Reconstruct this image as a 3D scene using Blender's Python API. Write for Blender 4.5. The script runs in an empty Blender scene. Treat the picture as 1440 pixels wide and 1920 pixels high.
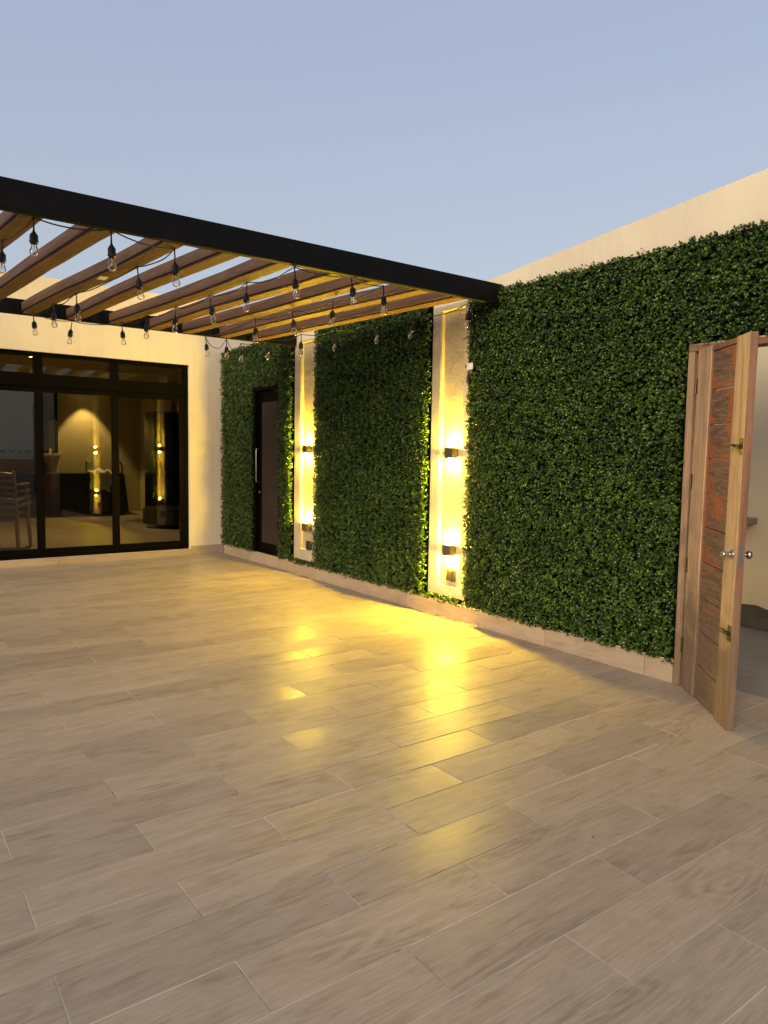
import bpy, bmesh, math, random
import numpy as np
from mathutils import Vector, Matrix

random.seed(7); rng = np.random.default_rng(11)
S = bpy.context.scene
COL = S.collection

# ------------------------------------------------------------------ camera
F_PX, YAW, PITCH, ROLL = 1337.56, .6291, -.0779, .0156
EYE = Vector((0, 0, 1.5))
cy, sy, cp, sp = math.cos(YAW), math.sin(YAW), math.cos(PITCH), math.sin(PITCH)
fw = Vector((sy*cp, cy*cp, sp)); r0 = Vector((cy, -sy, 0)); u0 = r0.cross(fw)
rt = math.cos(ROLL)*r0 + math.sin(ROLL)*u0
up = -math.sin(ROLL)*r0 + math.cos(ROLL)*u0
cam = bpy.data.cameras.new('camera'); camo = bpy.data.objects.new('camera', cam); COL.objects.link(camo)
cam.sensor_fit = 'VERTICAL'; cam.sensor_height = 36.0; cam.lens = 36.0*F_PX/1920
cam.clip_start = .05; cam.clip_end = 1000
camo.matrix_world = Matrix(((rt.x, up.x, -fw.x, EYE.x), (rt.y, up.y, -fw.y, EYE.y), (rt.z, up.z, -fw.z, EYE.z), (0, 0, 0, 1)))
S.camera = camo

# ------------------------------------------------------------------ sky, afterglow, exposure
SUN_AZ = math.atan2(-.92, -.42)      # direction towards the glow: x, y
SUN_EL = math.radians(20)
W = bpy.data.worlds.new('World'); S.world = W; W.use_nodes = True
nt = W.node_tree; bg = nt.nodes['Background']
sky = nt.nodes.new('ShaderNodeTexSky'); sky.sky_type = 'NISHITA'; sky.sun_disc = False
sky.sun_elevation = math.radians(4); sky.sun_rotation = SUN_AZ
sky.altitude = 200; sky.air_density = 1.0; sky.dust_density = 1.2; sky.ozone_density = 2.2
hs = nt.nodes.new('ShaderNodeHueSaturation'); hs.inputs['Saturation'].default_value = .5; hs.inputs['Value'].default_value = .8
nt.links.new(sky.outputs[0], hs.inputs['Color'])
# dusk haze: lavender overhead, greyer towards the horizon, all the way round
tcw = nt.nodes.new('ShaderNodeTexCoord'); sxw = nt.nodes.new('ShaderNodeSeparateXYZ'); nt.links.new(tcw.outputs['Generated'], sxw.inputs[0])
rw = nt.nodes.new('ShaderNodeValToRGB'); ew = rw.color_ramp.elements
ew[0].position = 0; ew[0].color = (1.24, 1.37, 1.47, 1); ew[1].position = .55; ew[1].color = (.95, 1.09, 1.58, 1)
e_ = ew.new(.25); e_.color = (1.12, 1.28, 1.53, 1)
nt.links.new(sxw.outputs[2], rw.inputs[0])
mw = nt.nodes.new('ShaderNodeMix'); mw.data_type = 'RGBA'; mw.inputs[0].default_value = .8
nt.links.new(hs.outputs[0], mw.inputs[6]); nt.links.new(rw.outputs[0], mw.inputs[7]); nt.links.new(mw.outputs[2], bg.inputs[0])
bg.inputs[1].default_value = .15
sl = bpy.data.lights.new('sun', 'SUN'); so = bpy.data.objects.new('sun', sl); COL.objects.link(so)
sl.energy = 1.0; sl.angle = math.radians(28); sl.color = (1, .77, .47)
sd = Vector((math.sin(SUN_AZ)*math.cos(SUN_EL), math.cos(SUN_AZ)*math.cos(SUN_EL), math.sin(SUN_EL)))
so.rotation_euler = sd.to_track_quat('Z', 'Y').to_euler()
S.view_settings.view_transform = 'Standard'; S.view_settings.look = 'None'
S.view_settings.exposure = 1.5; S.view_settings.gamma = 1
S.render.engine = 'CYCLES'
S.cycles.max_bounces = 8; S.cycles.transparent_max_bounces = 24
S.cycles.sample_clamp_indirect = 6

# ------------------------------------------------------------------ helpers
class MB:
    def __init__(s): s.v = []; s.f = []
    def add(s, vs, fs):
        b = len(s.v); s.v += [tuple(v) for v in vs]; s.f += [tuple(i+b for i in f) for f in fs]; return s
    def box(s, x0, x1, y0, y1, z0, z1, b=0):
        if b <= 0:
            return s.add([(x, y, z) for x in (x0, x1) for y in (y0, y1) for z in (z0, z1)],
                         [(0, 1, 3, 2), (4, 6, 7, 5), (0, 4, 5, 1), (2, 3, 7, 6), (0, 2, 6, 4), (1, 5, 7, 3)])
        bm = bmesh.new(); bmesh.ops.create_cube(bm, size=1)
        for v in bm.verts: v.co = Vector(((x0+x1)/2+v.co.x*(x1-x0), (y0+y1)/2+v.co.y*(y1-y0), (z0+z1)/2+v.co.z*(z1-z0)))
        bmesh.ops.bevel(bm, geom=bm.edges[:], offset=b, segments=1, affect='EDGES')
        return s.bm(bm)
    def bm(s, bm):
        bm.verts.index_update(); s.add([v.co[:] for v in bm.verts], [[v.index for v in f.verts] for f in bm.faces]); bm.free(); return s
    def tube(s, pts, r, n=8, cap=True):
        pts = [Vector(p) for p in pts]; rs = r if isinstance(r, (list, tuple)) else [r]*len(pts)
        vs = []; fs = []; nrm = None
        for i, p in enumerate(pts):
            t = (pts[min(i+1, len(pts)-1)]-pts[max(i-1, 0)]).normalized()
            if nrm is None: nrm = t.orthogonal().normalized()
            nrm = (nrm-t*nrm.dot(t)); nrm = nrm.normalized() if nrm.length > 1e-6 else t.orthogonal().normalized()
            bn = t.cross(nrm)
            vs += [p+rs[i]*(math.cos(2*math.pi*k/n)*nrm+math.sin(2*math.pi*k/n)*bn) for k in range(n)]
        for i in range(len(pts)-1):
            for k in range(n):
                a = i*n+k; b = i*n+(k+1) % n; fs.append((a, b, b+n, a+n))
        if cap: fs += [tuple(range(n-1, -1, -1)), tuple((len(pts)-1)*n+k for k in range(n))]
        return s.add(vs, fs)
    def lathe(s, prof, n=16, c=(0, 0, 0), cap=True):      # prof: (r, z)
        vs = [(c[0]+r*math.cos(2*math.pi*k/n), c[1]+r*math.sin(2*math.pi*k/n), c[2]+z) for r, z in prof for k in range(n)]
        fs = [(i*n+k, i*n+(k+1) % n, (i+1)*n+(k+1) % n, (i+1)*n+k) for i in range(len(prof)-1) for k in range(n)]
        if cap: fs += [tuple(range(n-1, -1, -1)), tuple((len(prof)-1)*n+k for k in range(n))]
        return s.add(vs, fs)
    def mesh(s, name, off=(0, 0, 0), smooth=False):
        me = bpy.data.meshes.new(name); o = off
        me.from_pydata([(v[0]-o[0], v[1]-o[1], v[2]-o[2]) for v in s.v], [], s.f)
        if smooth: me.shade_smooth()
        me.update(); return me

OFF = {}
def tag(o, label=None, cat=None, group=None, kind=None):
    if label: o['label'] = label
    if cat: o['category'] = cat
    if group: o['group'] = group
    if kind: o['kind'] = kind
    return o
def root(name, loc, label, cat, group=None, rz=0):
    o = bpy.data.objects.new(name, None); COL.objects.link(o); o.location = loc; o.rotation_euler = (0, 0, rz)
    o.empty_display_size = .1; OFF[o.name] = Vector(loc); return tag(o, label, cat, group)
def part(name, mb, mat, parent, smooth=False, kind=None, local=False):
    off = Vector((0, 0, 0)) if local or parent is None else OFF.get(parent.name, Vector((0, 0, 0)))
    o = bpy.data.objects.new(name, mb.mesh(name, off, smooth)); COL.objects.link(o)
    o.data.materials.append(mat); o.parent = parent; OFF[o.name] = off
    return tag(o, kind=kind)
def piece(name, me, parent, loc, rot=(0, 0, 0)):           # shared mesh at its own place (world loc, unrotated parent)
    o = bpy.data.objects.new(name, me); COL.objects.link(o); o.parent = parent
    off = OFF.get(parent.name, Vector((0, 0, 0))) if parent else Vector((0, 0, 0))
    o.location = Vector(loc)-off; o.rotation_euler = rot; OFF[o.name] = Vector(loc); return o
def struct(name, mb, mat, smooth=False):
    o = part(name, mb, mat, None, smooth); o['kind'] = 'structure'; return o
def single(name, mb, mat, label, cat, group=None, smooth=False):
    c = Vector((sum(v[0] for v in mb.v)/len(mb.v), sum(v[1] for v in mb.v)/len(mb.v), min(v[2] for v in mb.v)))
    o = bpy.data.objects.new(name, mb.mesh(name, c, smooth)); COL.objects.link(o); o.location = c; o.data.materials.append(mat)
    OFF[o.name] = c; return tag(o, label, cat, group)
def copy_tree(o, parent=None):
    c = o.copy(); COL.objects.link(c); c.parent = parent
    OFF[c.name] = OFF.get(o.name, Vector())
    for ch in list(o.children): copy_tree(ch, c)
    return c

# ------------------------------------------------------------------ material kit
class N:
    def __init__(s, name):
        s.m = bpy.data.materials.new(name); s.m.use_nodes = True; s.t = s.m.node_tree
        s.b = s.t.nodes['Principled BSDF']; s.out = s.t.nodes['Material Output']
    def n(s, typ, **kw):
        x = s.t.nodes.new(typ)
        for k, v in kw.items():
            if k in x.inputs.keys() if isinstance(k, str) else False: x.inputs[k].default_value = v
            else: setattr(x, k, v)
        return x
    def l(s, a, b): s.t.links.new(a, b)
    def coord(s, out='Object', scale=(1, 1, 1), rnd=0):
        tc = s.n('ShaderNodeTexCoord'); mp = s.n('ShaderNodeMapping'); mp.inputs['Scale'].default_value = scale
        s.l(tc.outputs[out], mp.inputs[0])
        if rnd:
            oi = s.n('ShaderNodeObjectInfo'); m1 = s.n('ShaderNodeVectorMath', operation='SCALE')
            m1.inputs[0].default_value = (37, 71, 53); s.l(oi.outputs['Random'], m1.inputs['Scale']); s.l(m1.outputs[0], mp.inputs['Location'])
        return mp.outputs[0]
    def noise(s, vec, scale, detail=4, rough=.55, dist=0):
        x = s.n('ShaderNodeTexNoise'); x.inputs['Scale'].default_value = scale; x.inputs['Detail'].default_value = detail
        x.inputs['Roughness'].default_value = rough; x.inputs['Distortion'].default_value = dist
        s.l(vec, x.inputs['Vector']); return x.outputs['Fac']
    def ramp(s, fac, stops):
        x = s.n('ShaderNodeValToRGB'); e = x.color_ramp.elements
        while len(e) < len(stops): e.new(.5)
        for i, (p, c) in enumerate(stops):
            e[i].position = p; e[i].color = (*c, 1) if len(c) == 3 else c
        s.l(fac, x.inputs[0]); return x.outputs[0]
    def val(s, fac, a, b, lo=0., hi=1.):
        x = s.n('ShaderNodeMapRange'); x.inputs[1].default_value = lo; x.inputs[2].default_value = hi
        x.inputs[3].default_value = a; x.inputs[4].default_value = b; s.l(fac, x.inputs[0]); return x.outputs[0]
    def mix(s, fac, a, b, blend='MIX'):
        x = s.n('ShaderNodeMix', data_type='RGBA', blend_type=blend)
        for k, v in ((0, fac), (6, a), (7, b)):
            if hasattr(v, 'links'): s.l(v, x.inputs[k])
            else: x.inputs[k].default_value = v if k == 0 else (*v, 1)
        return x.outputs[2]
    def math(s, op, a, b=0.):
        x = s.n('ShaderNodeMath', operation=op)
        for k, v in ((0, a), (1, b)):
            if hasattr(v, 'links'): s.l(v, x.inputs[k])
            else: x.inputs[k].default_value = v
        return x.outputs[0]
    def sep(s, vec):
        x = s.n('ShaderNodeSeparateXYZ'); s.l(vec, x.inputs[0]); return x.outputs
    def set(s, **kw):
        for k, v in kw.items():
            k = {'color': 'Base Color', 'rough': 'Roughness', 'metal': 'Metallic', 'spec': 'Specular IOR Level'}.get(k, k)
            if hasattr(v, 'links'): s.l(v, s.b.inputs[k])
            else: s.b.inputs[k].default_value = (*v, 1) if isinstance(v, tuple) and len(v) == 3 else v
        return s
    def bump(s, h, strength, dist=.01):
        x = s.n('ShaderNodeBump'); x.inputs['Strength'].default_value = strength; x.inputs['Distance'].default_value = dist
        s.l(h, x.inputs['Height']); s.l(x.outputs[0], s.b.inputs['Normal']); return s

def plain(name, c, rough=.5, metal=0, var=.12, scale=9, spec=.5):
    k = N(name); v = k.coord(); f = k.noise(v, scale, 5)
    k.set(color=k.ramp(f, [(.25, tuple(x*(1-var) for x in c)), (.75, tuple(min(1, x*(1+var)) for x in c))]), rough=k.val(f, rough*.85, min(1, rough*1.15)), metal=metal, spec=spec)
    return k.m

def tile_mat(name, light, dark, rlo, rhi, ax=(0, 1)):
    def sc(a_, b_):
        t = [1, 1, 1]; t[ax[0]] = a_; t[ax[1]] = b_; return tuple(t)
    k = N(name); v = k.coord('Object', sc(1, 1), rnd=1)
    long = k.coord('Object', sc(1.1, 9), rnd=1)
    fine = k.coord('Object', sc(7, 190), rnd=1)
    g = k.noise(long, 2.6, 7, .68, .5); f = k.noise(fine, 2.5, 5, .7)
    mid = k.noise(k.coord('Object', sc(2.4, 62), rnd=1), 2.0, 7, .75, .3)
    blot = k.noise(k.coord('Object', sc(1, 2.4), rnd=1), 2.6, 3)
    hgt = k.noise(k.coord('Object', sc(.75, 4.2), rnd=1), 1.6, 2, .5, .3)          # contour lines of a soft height field: cathedral figure
    cath = k.math('PINGPONG', k.math('MULTIPLY', hgt, 11), .5)
    cath = k.math('MULTIPLY', k.math('MULTIPLY', cath, 2), k.val(blot, 0, 1, .48, .62))
    a = k.math('ADD', k.math('MULTIPLY', g, .26), k.math('MULTIPLY', mid, .40)); a = k.math('ADD', a, k.math('MULTIPLY', f, .34)); a = k.math('SUBTRACT', a, k.math('MULTIPLY', cath, .12))
    c = k.ramp(a, [(.34, dark), (.47, tuple((p+q)/2 for p, q in zip(light, dark))), (.61, light)])
    oi = k.n('ShaderNodeObjectInfo')
    c = k.mix(1, c, k.ramp(oi.outputs['Random'], [(0, (.87, .87, .87)), (.5, (.95, .945, .94)), (1, (1.04, 1.03, 1.01))]), 'MULTIPLY')
    wv = k.coord('Object', (1, 1, 1)); geo = k.n('ShaderNodeNewGeometry')
    dirt = k.noise(geo.outputs['Position'], 1.7, 5, .62)
    mpd = k.n('ShaderNodeMapping'); mpd.inputs['Scale'].default_value = (.8, 3.5, 1); k.l(geo.outputs['Position'], mpd.inputs[0])
    smear = k.noise(mpd.outputs[0], 1.6, 7, .72, .6)
    c = k.mix(k.val(dirt, 0, .3, .55, .78), c, (.11, .085, .065))
    c = k.mix(k.val(smear, 0, .38, .62, .78), c, (.10, .078, .058))
    spots = k.noise(geo.outputs['Position'], 16, 2, .5)
    c = k.mix(k.val(spots, 0, .35, .72, .78), c, (.50, .44, .37))
    gl = k.ramp(oi.outputs['Random'], [(0, (.0,)*3), (.42, (.0,)*3), (.5, (.14,)*3), (.62, (.04,)*3), (.8, (.22,)*3), (1, (.05,)*3)])
    k.set(color=c, rough=k.math('ADD', gl, k.math('ADD', k.val(a, rlo, rhi, .3, .7), k.val(dirt, -.03, .09, .35, .7))), spec=.11)
    k.bump(k.math('ADD', f, mid), .08, .002)
    return k.m

M = {}
M['tile'] = tile_mat('wood_look_tile', (.48, .405, .312), (.275, .226, .170), .27, .40)
M['skirt'] = tile_mat('skirting_tile', (.48, .385, .29), (.33, .255, .187), .45, .58, (0, 2))
M['skirt_side'] = tile_mat('side_skirting_tile', (.48, .385, .29), (.33, .255, .187), .45, .58, (1, 2))
kg = N('grout'); gg = kg.n('ShaderNodeNewGeometry'); gn = kg.noise(gg.outputs['Position'], 2.6, 6, .7)
kg.set(color=kg.ramp(gn, [(.40, (.68, .60, .50)), (.56, (.55, .48, .39)), (.64, (.10, .08, .06))]), rough=.9)
M['grout'] = kg.m
def plaster(name, c, stain=.2, bumpy=.12, sc=1.3):
    k = N(name); geo = k.n('ShaderNodeNewGeometry'); p = geo.outputs['Position']
    a = k.noise(p, sc, 6, .6); b = k.noise(p, 38, 4, .6)
    mp = k.n('ShaderNodeMapping'); mp.inputs['Scale'].default_value = (4, 4, .35); k.l(p, mp.inputs[0]); st = k.noise(mp.outputs[0], 1.5, 5, .65)
    col = k.ramp(a, [(.3, tuple(x*(1-stain*.5) for x in c)), (.65, c)])
    col = k.mix(k.val(st, 0, stain, .52, .8), col, tuple(x*.55 for x in c))
    k.set(color=col, rough=.85, spec=.25); k.bump(k.math('ADD', b, k.math('MULTIPLY', a, 2)), bumpy, .006); return k.m
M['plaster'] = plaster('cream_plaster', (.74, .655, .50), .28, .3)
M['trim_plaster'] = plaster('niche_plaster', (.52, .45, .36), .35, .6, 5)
M['yard_plaster'] = plaster('yard_plaster', (.84, .73, .52), .25, .2)
M['int_plaster'] = plaster('interior_plaster', (.50, .43, .24), .1, .1)
M['concrete'] = plaster('concrete', (.29, .26, .21), .5, .5, 2.2)
M['dark_concrete'] = plaster('dark_concrete', (.11, .10, .085), .5, .8, 5)
M['ground'] = plaster('ground', (.24, .22, .19), .4, .4, .4)
M['steel'] = plain('black_painted_steel', (.0055, .0055, .0055), .6, var=.25, spec=.12)
M['frame'] = plain('bronze_aluminium', (.003, .0026, .002), .5, var=.15, spec=.03)
M['rubber'] = plain('black_rubber', (.008, .008, .009), .45)
M['sconce'] = plain('grey_sconce_metal', (.07, .06, .05), .42, var=.15)
M['chrome'] = plain('chrome', (.45, .43, .40), .28, 1, .1)
M['brass'] = plain('old_brass', (.13, .10, .05), .5, 1, .4, 40)
M['outlet'] = plain('dark_outlet', (.03, .027, .022), .4)
M['label'] = plain('white_paper', (.75, .74, .70), .6)
M['turf_back'] = plain('dark_mesh_backing', (.004, .008, .003), .95, var=.4, spec=.02)
M['darkdoor'] = plain('brown_door_panel', (.045, .036, .028), .95, var=.18, scale=3, spec=.05)

def wood(name, light, dark, axis, scale=1., rough=.6, extra=None, contrast=1.):
    k = N(name); sc = [22*scale]*3; sc[axis] = 1.3*scale
    v = k.coord('Object', tuple(sc), rnd=1); g = k.noise(v, 1.3, 6, .62, .8)
    sc2 = [90*scale]*3; sc2[axis] = 3*scale; f = k.noise(k.coord('Object', tuple(sc2), rnd=1), 1.5, 4, .6)
    big = k.noise(k.coord('Object', (2.5, 2.5, 2.5), rnd=1), 1.4, 4)
    a = k.math('ADD', k.math('MULTIPLY', g, .7), k.math('MULTIPLY', f, .3))
    c = k.ramp(a, [(.32, dark), (.62, light)])
    c = k.mix(k.val(big, 0, .45, .5, .72), c, tuple((x*.45+.02) for x in dark))
    if extra: c = extra(k, c)
    k.set(color=c, rough=k.val(a, rough+.1, rough-.1)); k.bump(a, .5, .004); return k.m
M['rafter'] = wood('stained_rafter_wood', (.15, .078, .042), (.05, .026, .015), 1, 1, .66)
def weather(k, c):
    geo = k.n('ShaderNodeNewGeometry'); z = k.sep(geo.outputs['Position'])[2]
    n = k.noise(geo.outputs['Position'], 6, 5, .65)
    low = k.math('ADD', k.val(z, 1.1, 0, 0, .95), k.math('MULTIPLY', k.math('SUBTRACT', n, .5), 1.2))
    mp = k.n('ShaderNodeMapping'); mp.inputs['Scale'].default_value = (30, 30, 1.6); k.l(geo.outputs['Position'], mp.inputs[0])
    st = k.noise(mp.outputs[0], 1.6, 5, .65)
    c = k.mix(k.val(low, 0, .9, .15, .62), c, (.165, .112, .076))
    c = k.mix(k.math('MULTIPLY', k.val(st, 0, .8, .5, .66), k.val(z, .35, .15, 0, 1.6)), c, (.34, .255, .18))
    return k.mix(k.math('MULTIPLY', k.val(st, .7, 0, .34, .47), k.val(z, 1, .35, .2, 2)), c, (.13, .075, .045))
def red(amount):
    def fn(k, c):
        geo = k.n('ShaderNodeNewGeometry')
        n = k.noise(geo.outputs['Position'], 9, 5, .65)
        c = k.mix(k.val(n, 0, amount, .52, .62), c, (.36, .085, .028))
        return weather(k, c)
    return fn
M['stile'] = wood('bare_door_wood', (.62, .43, .26), (.33, .20, .11), 2, .9, .6, weather)
def board_mat():
    k = N('weathered_door_board'); v = k.coord('Object', (1.3, 1.3, 7), rnd=1)
    h = k.noise(v, 1.0, 3, .5, .9); rings = k.math('PINGPONG', k.math('MULTIPLY', h, 14), .5)
    f = k.noise(k.coord('Object', (3.2, 20, 95), rnd=1), 1.2, 6, .7)
    a = k.math('ADD', k.math('MULTIPLY', rings, .26), k.math('MULTIPLY', f, .86))
    c = k.ramp(a, [(.34, (.075, .043, .028)), (.5, (.17, .098, .060)), (.68, (.31, .20, .13))])
    p = k.noise(k.coord('Object', (1, 1, 1), rnd=1), 4.5, 5, .65)
    xyz = k.sep(k.coord('Object')); ex = k.math('ABSOLUTE', xyz[0]); ez = k.math('ABSOLUTE', xyz[2])
    rim = k.math('MAXIMUM', k.val(ex, 0, 1, .11, .185), k.val(ez, 0, 1, .055, .11))
    m = k.math('ADD', k.math('MULTIPLY', rim, .13), p)
    geo = k.n('ShaderNodeNewGeometry'); z = k.sep(geo.outputs['Position'])[2]
    m = k.math('ADD', m, k.val(z, -.16, .03, .2, 1.2))
    c = k.mix(k.val(m, 0, .8, .58, .66), c, (.36, .10, .035))
    c = k.mix(.5, c, weather(k, c))
    k.set(color=c, rough=k.val(f, .55, .8)); k.bump(a, .6, .004); return k.m
M['board'] = board_mat()
M['edge'] = wood('red_stained_wood', (.30, .15, .085), (.14, .06, .035), 2, 1, .6, red(.25))
M['jamb'] = wood('old_door_frame_wood', (.40, .27, .17), (.20, .12, .07), 2, 1, .7, weather)

def glass_mat(name, tint, ior=1.5):
    k = N(name); t = k.t; t.nodes.remove(k.b)
    tr = k.n('ShaderNodeBsdfTransparent'); tr.inputs[0].default_value = (*tint, 1)
    gl = k.n('ShaderNodeBsdfGlossy'); gl.inputs['Roughness'].default_value = .004; gl.inputs[0].default_value = (1, 1, 1, 1)
    fr = k.n('ShaderNodeFresnel'); fr.inputs[0].default_value = ior
    mx = k.n('ShaderNodeMixShader'); k.l(fr.outputs[0], mx.inputs[0]); k.l(tr.outputs[0], mx.inputs[1]); k.l(gl.outputs[0], mx.inputs[2])
    k.l(mx.outputs[0], k.out.inputs[0]); return k.m
M['tint_glass'] = glass_mat('bronze_tinted_glass', (.66, .62, .52), 1.5)
M['bulb_glass'] = glass_mat('clear_bulb_glass', (.96, .96, .95), 1.45)
M['clear_glass'] = glass_mat('window_glass', (.85, .88, .88))
def emit(name, c, s):
    k = N(name); k.set(color=(.02, .02, .02)); k.b.inputs['Emission Color'].default_value = (*c, 1); k.b.inputs['Emission Strength'].default_value = s; return k.m
LAMP = (1.0, .66, .04)
M['lens_on'] = emit('lit_lamp_lens', (1, .72, .28), 25)
M['bulb_on'] = emit('lit_frosted_bulb', LAMP, 4600)
M['lens_off'] = plain('unlit_lamp_lens', (.3, .29, .26), .3)
M['filament'] = plain('bulb_filament', (.55, .42, .22), .4, 1)

# ------------------------------------------------------------------ measures
XW, YH = 4.382, 10.134                       # courtyard wall face, house wall face
N1 = (4.822, 5.148, .293, 2.847)             # near niche recess y0,y1,z0,z1
N2 = (7.478, 7.795, .331, 2.872)             # far niche recess
PB = .205
DD = (8.30, 9.065, .152, 2.41)               # dark door opening
WD = (1.80, 2.650, 0, 2.245)                 # wooden door opening

# ------------------------------------------------------------------ ground and patio floor
struct('ground', MB().box(-150, 150, -150, 150, -.6, -.30), M['ground'])
fl = struct('floor', MB().box(-5, XW+.22, -4.5, YH+.05, -.28, -.0022), M['grout'])
struct('yard_floor', MB().box(XW+.222, 12, -4.5, YH-.002, -.28, -.018), M['concrete'])
TL, TW, G = .905, .2405, .0038
def tile_mesh(w, d, name='tile'):
    b = .0012; z0, z1 = -.012, 0
    v = [(-w/2, -d/2, z0), (w/2, -d/2, z0), (w/2, d/2, z0), (-w/2, d/2, z0),
         (-w/2, -d/2, z1-b), (w/2, -d/2, z1-b), (w/2, d/2, z1-b), (-w/2, d/2, z1-b),
         (-w/2+b, -d/2+b, z1), (w/2-b, -d/2+b, z1), (w/2-b, d/2-b, z1), (-w/2+b, d/2-b, z1)]
    f = [(3, 2, 1, 0), (8, 9, 10, 11)]
    for k in range(4):
        j = (k+1) % 4; f += [(k, j, j+4, k+4), (k+4, j+4, j+8, k+8)]
    me = MB().add(v, f).mesh(name); me.materials.append(M['tile']); return me
def pix(p):
    d = Vector(p)-EYE; z = d.dot(fw)
    return None if z < .1 else (720+F_PX*d.dot(rt)/z, 960-F_PX*d.dot(up)/z, z)
whole = tile_mesh(TL-G, TW-G); tiles = []
r = -24
while True:
    y0 = 1.6305+r*TW
    if y0 > YH: break
    y1 = min(y0+TW, YH-.012+G)
    if y1-y0 > .02:
        x = (.388 if r % 2 else .838) - 7*TL
        while x < XW+.22:
            a, b = max(x, -4.9), min(x+TL, XW-.012+G)
            if b > XW-.02 and (y0 > WD[0]-.02 and y1 < WD[1]+.1): b = min(x+TL, XW+.22)
            if x >= XW-.02 and not (y0 > WD[0]-.02 and y1 < WD[1]+.1): break
            if b-a > .02: tiles.append((a, b, y0, y1))
            x += TL
    r += 1
def vis(t):
    a, b, c, d = t; best = 0
    for i in range(7):
        for j in range(3):
            q = pix((a+(b-a)*i/6, c+(d-c)*j/2, 0))
            if q and -5 < q[0] < 1445 and -5 < q[1] < 1925: best = max(best, (b-a)*(d-c)/q[2]**3)
    return best
tiles.sort(key=vis, reverse=True)
rest = MB(); cache = {}
for i, (a, b, c, d) in enumerate(tiles):
    w, dd = b-a-G, d-c-G
    if i < 292 and vis((a, b, c, d)) > 0:
        key = (round(w, 3), round(dd, 3))
        if key not in cache: cache[key] = tile_mesh(w, dd)
        rx, ry = random.gauss(0, .0085), random.gauss(0, .0011)
        q = abs(rx)*.12+abs(ry)*.45; f_ = min(1, .0019/q)
        piece('tile', cache[key], fl, ((a+b)/2, (c+d)/2, 0), (rx*f_, ry*f_, 0))
    else:
        rest.box(a+G/2, b-G/2, c+G/2, d-G/2, -.012, -.0003)
part('tile_field', rest, M['tile'], fl, kind='stuff')

# ------------------------------------------------------------------ courtyard wall
def grid_wall(ys, zs, front, back, top):
    """front(yc, zc) -> x of the face or None (a hole)"""
    m = MB(); ny, nz = len(ys)-1, len(zs)-1
    D = [[front((ys[i]+ys[i+1])/2, (zs[j]+zs[j+1])/2) for j in range(nz)] for i in range(ny)]
    g = lambda i, j: D[i][j] if 0 <= i < ny and 0 <= j < nz else None
    Z = lambda i, j: top(ys[i]) if j == nz else zs[j]
    q = lambda *p: m.add(p, [(0, 1, 2, 3)])
    for i in range(ny):
        for j in range(nz):
            d = D[i][j]
            if d is None: continue
            a, b = ys[i], ys[i+1]
            q((d, a, Z(i, j)), (d, a, Z(i, j+1)), (d, b, Z(i+1, j+1)), (d, b, Z(i+1, j)))
            q((back, a, Z(i, j)), (back, b, Z(i+1, j)), (back, b, Z(i+1, j+1)), (back, a, Z(i, j+1)))
            for di, dj in ((-1, 0), (1, 0), (0, -1), (0, 1)):
                e = g(i+di, j+dj); e = back if e is None else e
                if e > d+1e-6:
                    if di: y = a if di < 0 else b; ii = i if di < 0 else i+1; q((d, y, Z(ii, j)), (d, y, Z(ii, j+1)), (e, y, Z(ii, j+1)), (e, y, Z(ii, j)))
                    else: jj = j if dj < 0 else j+1; q((d, a, Z(i, jj)), (d, b, Z(i+1, jj)), (e, b, Z(i+1, jj)), (e, a, Z(i, jj)))
    return m
def inr(y, z, R): return R[0] < y < R[1] and R[2] < z < R[3]
def wf(y, z):
    if inr(y, z, DD) or inr(y, z, WD): return None
    if inr(y, z, N1) or inr(y, z, N2): return XW+.037
    return XW
ys = sorted({-4.5, 0, 3, 4.56, YH, N1[0], N1[1], N2[0], N2[1], DD[0], DD[1], WD[0], WD[1]})
zs = sorted({0, N1[2], N1[3], N2[2], N2[3], DD[2], DD[3], WD[3], 3.0})
top = lambda y: 3.02+max(0, 4.557-y)*.0915
wl = part('courtyard_wall', grid_wall(ys, zs, wf, XW+.22, top), M['plaster'], None)
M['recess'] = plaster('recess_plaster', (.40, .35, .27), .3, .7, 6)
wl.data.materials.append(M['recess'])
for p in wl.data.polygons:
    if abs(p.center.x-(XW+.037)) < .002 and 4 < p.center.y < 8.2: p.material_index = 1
tag(wl, 'tall cream plaster wall behind the green leaf panels, its top edge sloping', 'wall')

def ring(y0, y1, z0, z1, iy0, iy1, iz0, iz1, xf, xb):
    m = MB(); o = [(y0, z0), (y1, z0), (y1, z1), (y0, z1)]; i = [(iy0, iz0), (iy1, iz0), (iy1, iz1), (iy0, iz1)]
    vs = [(x, *p) for x in (xf, xb) for p in o+i]
    fs = []
    for k in range(4):
        j = (k+1) % 4
        fs += [(k, j, j+4, k+4), (k, k+8, j+8, j), (k+4, j+4, j+12, k+12)]
    return m.add(vs, fs)
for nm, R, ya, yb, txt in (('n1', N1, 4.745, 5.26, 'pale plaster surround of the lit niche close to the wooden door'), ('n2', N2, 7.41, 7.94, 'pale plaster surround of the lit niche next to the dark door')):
    tag(part('niche_surround', ring(ya, yb, PB, 2.89, R[0], R[1], R[2], R[3], XW-.009, XW+.004), M['trim_plaster'], None), txt, 'niche surround', 'plaster niche surrounds')

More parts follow.
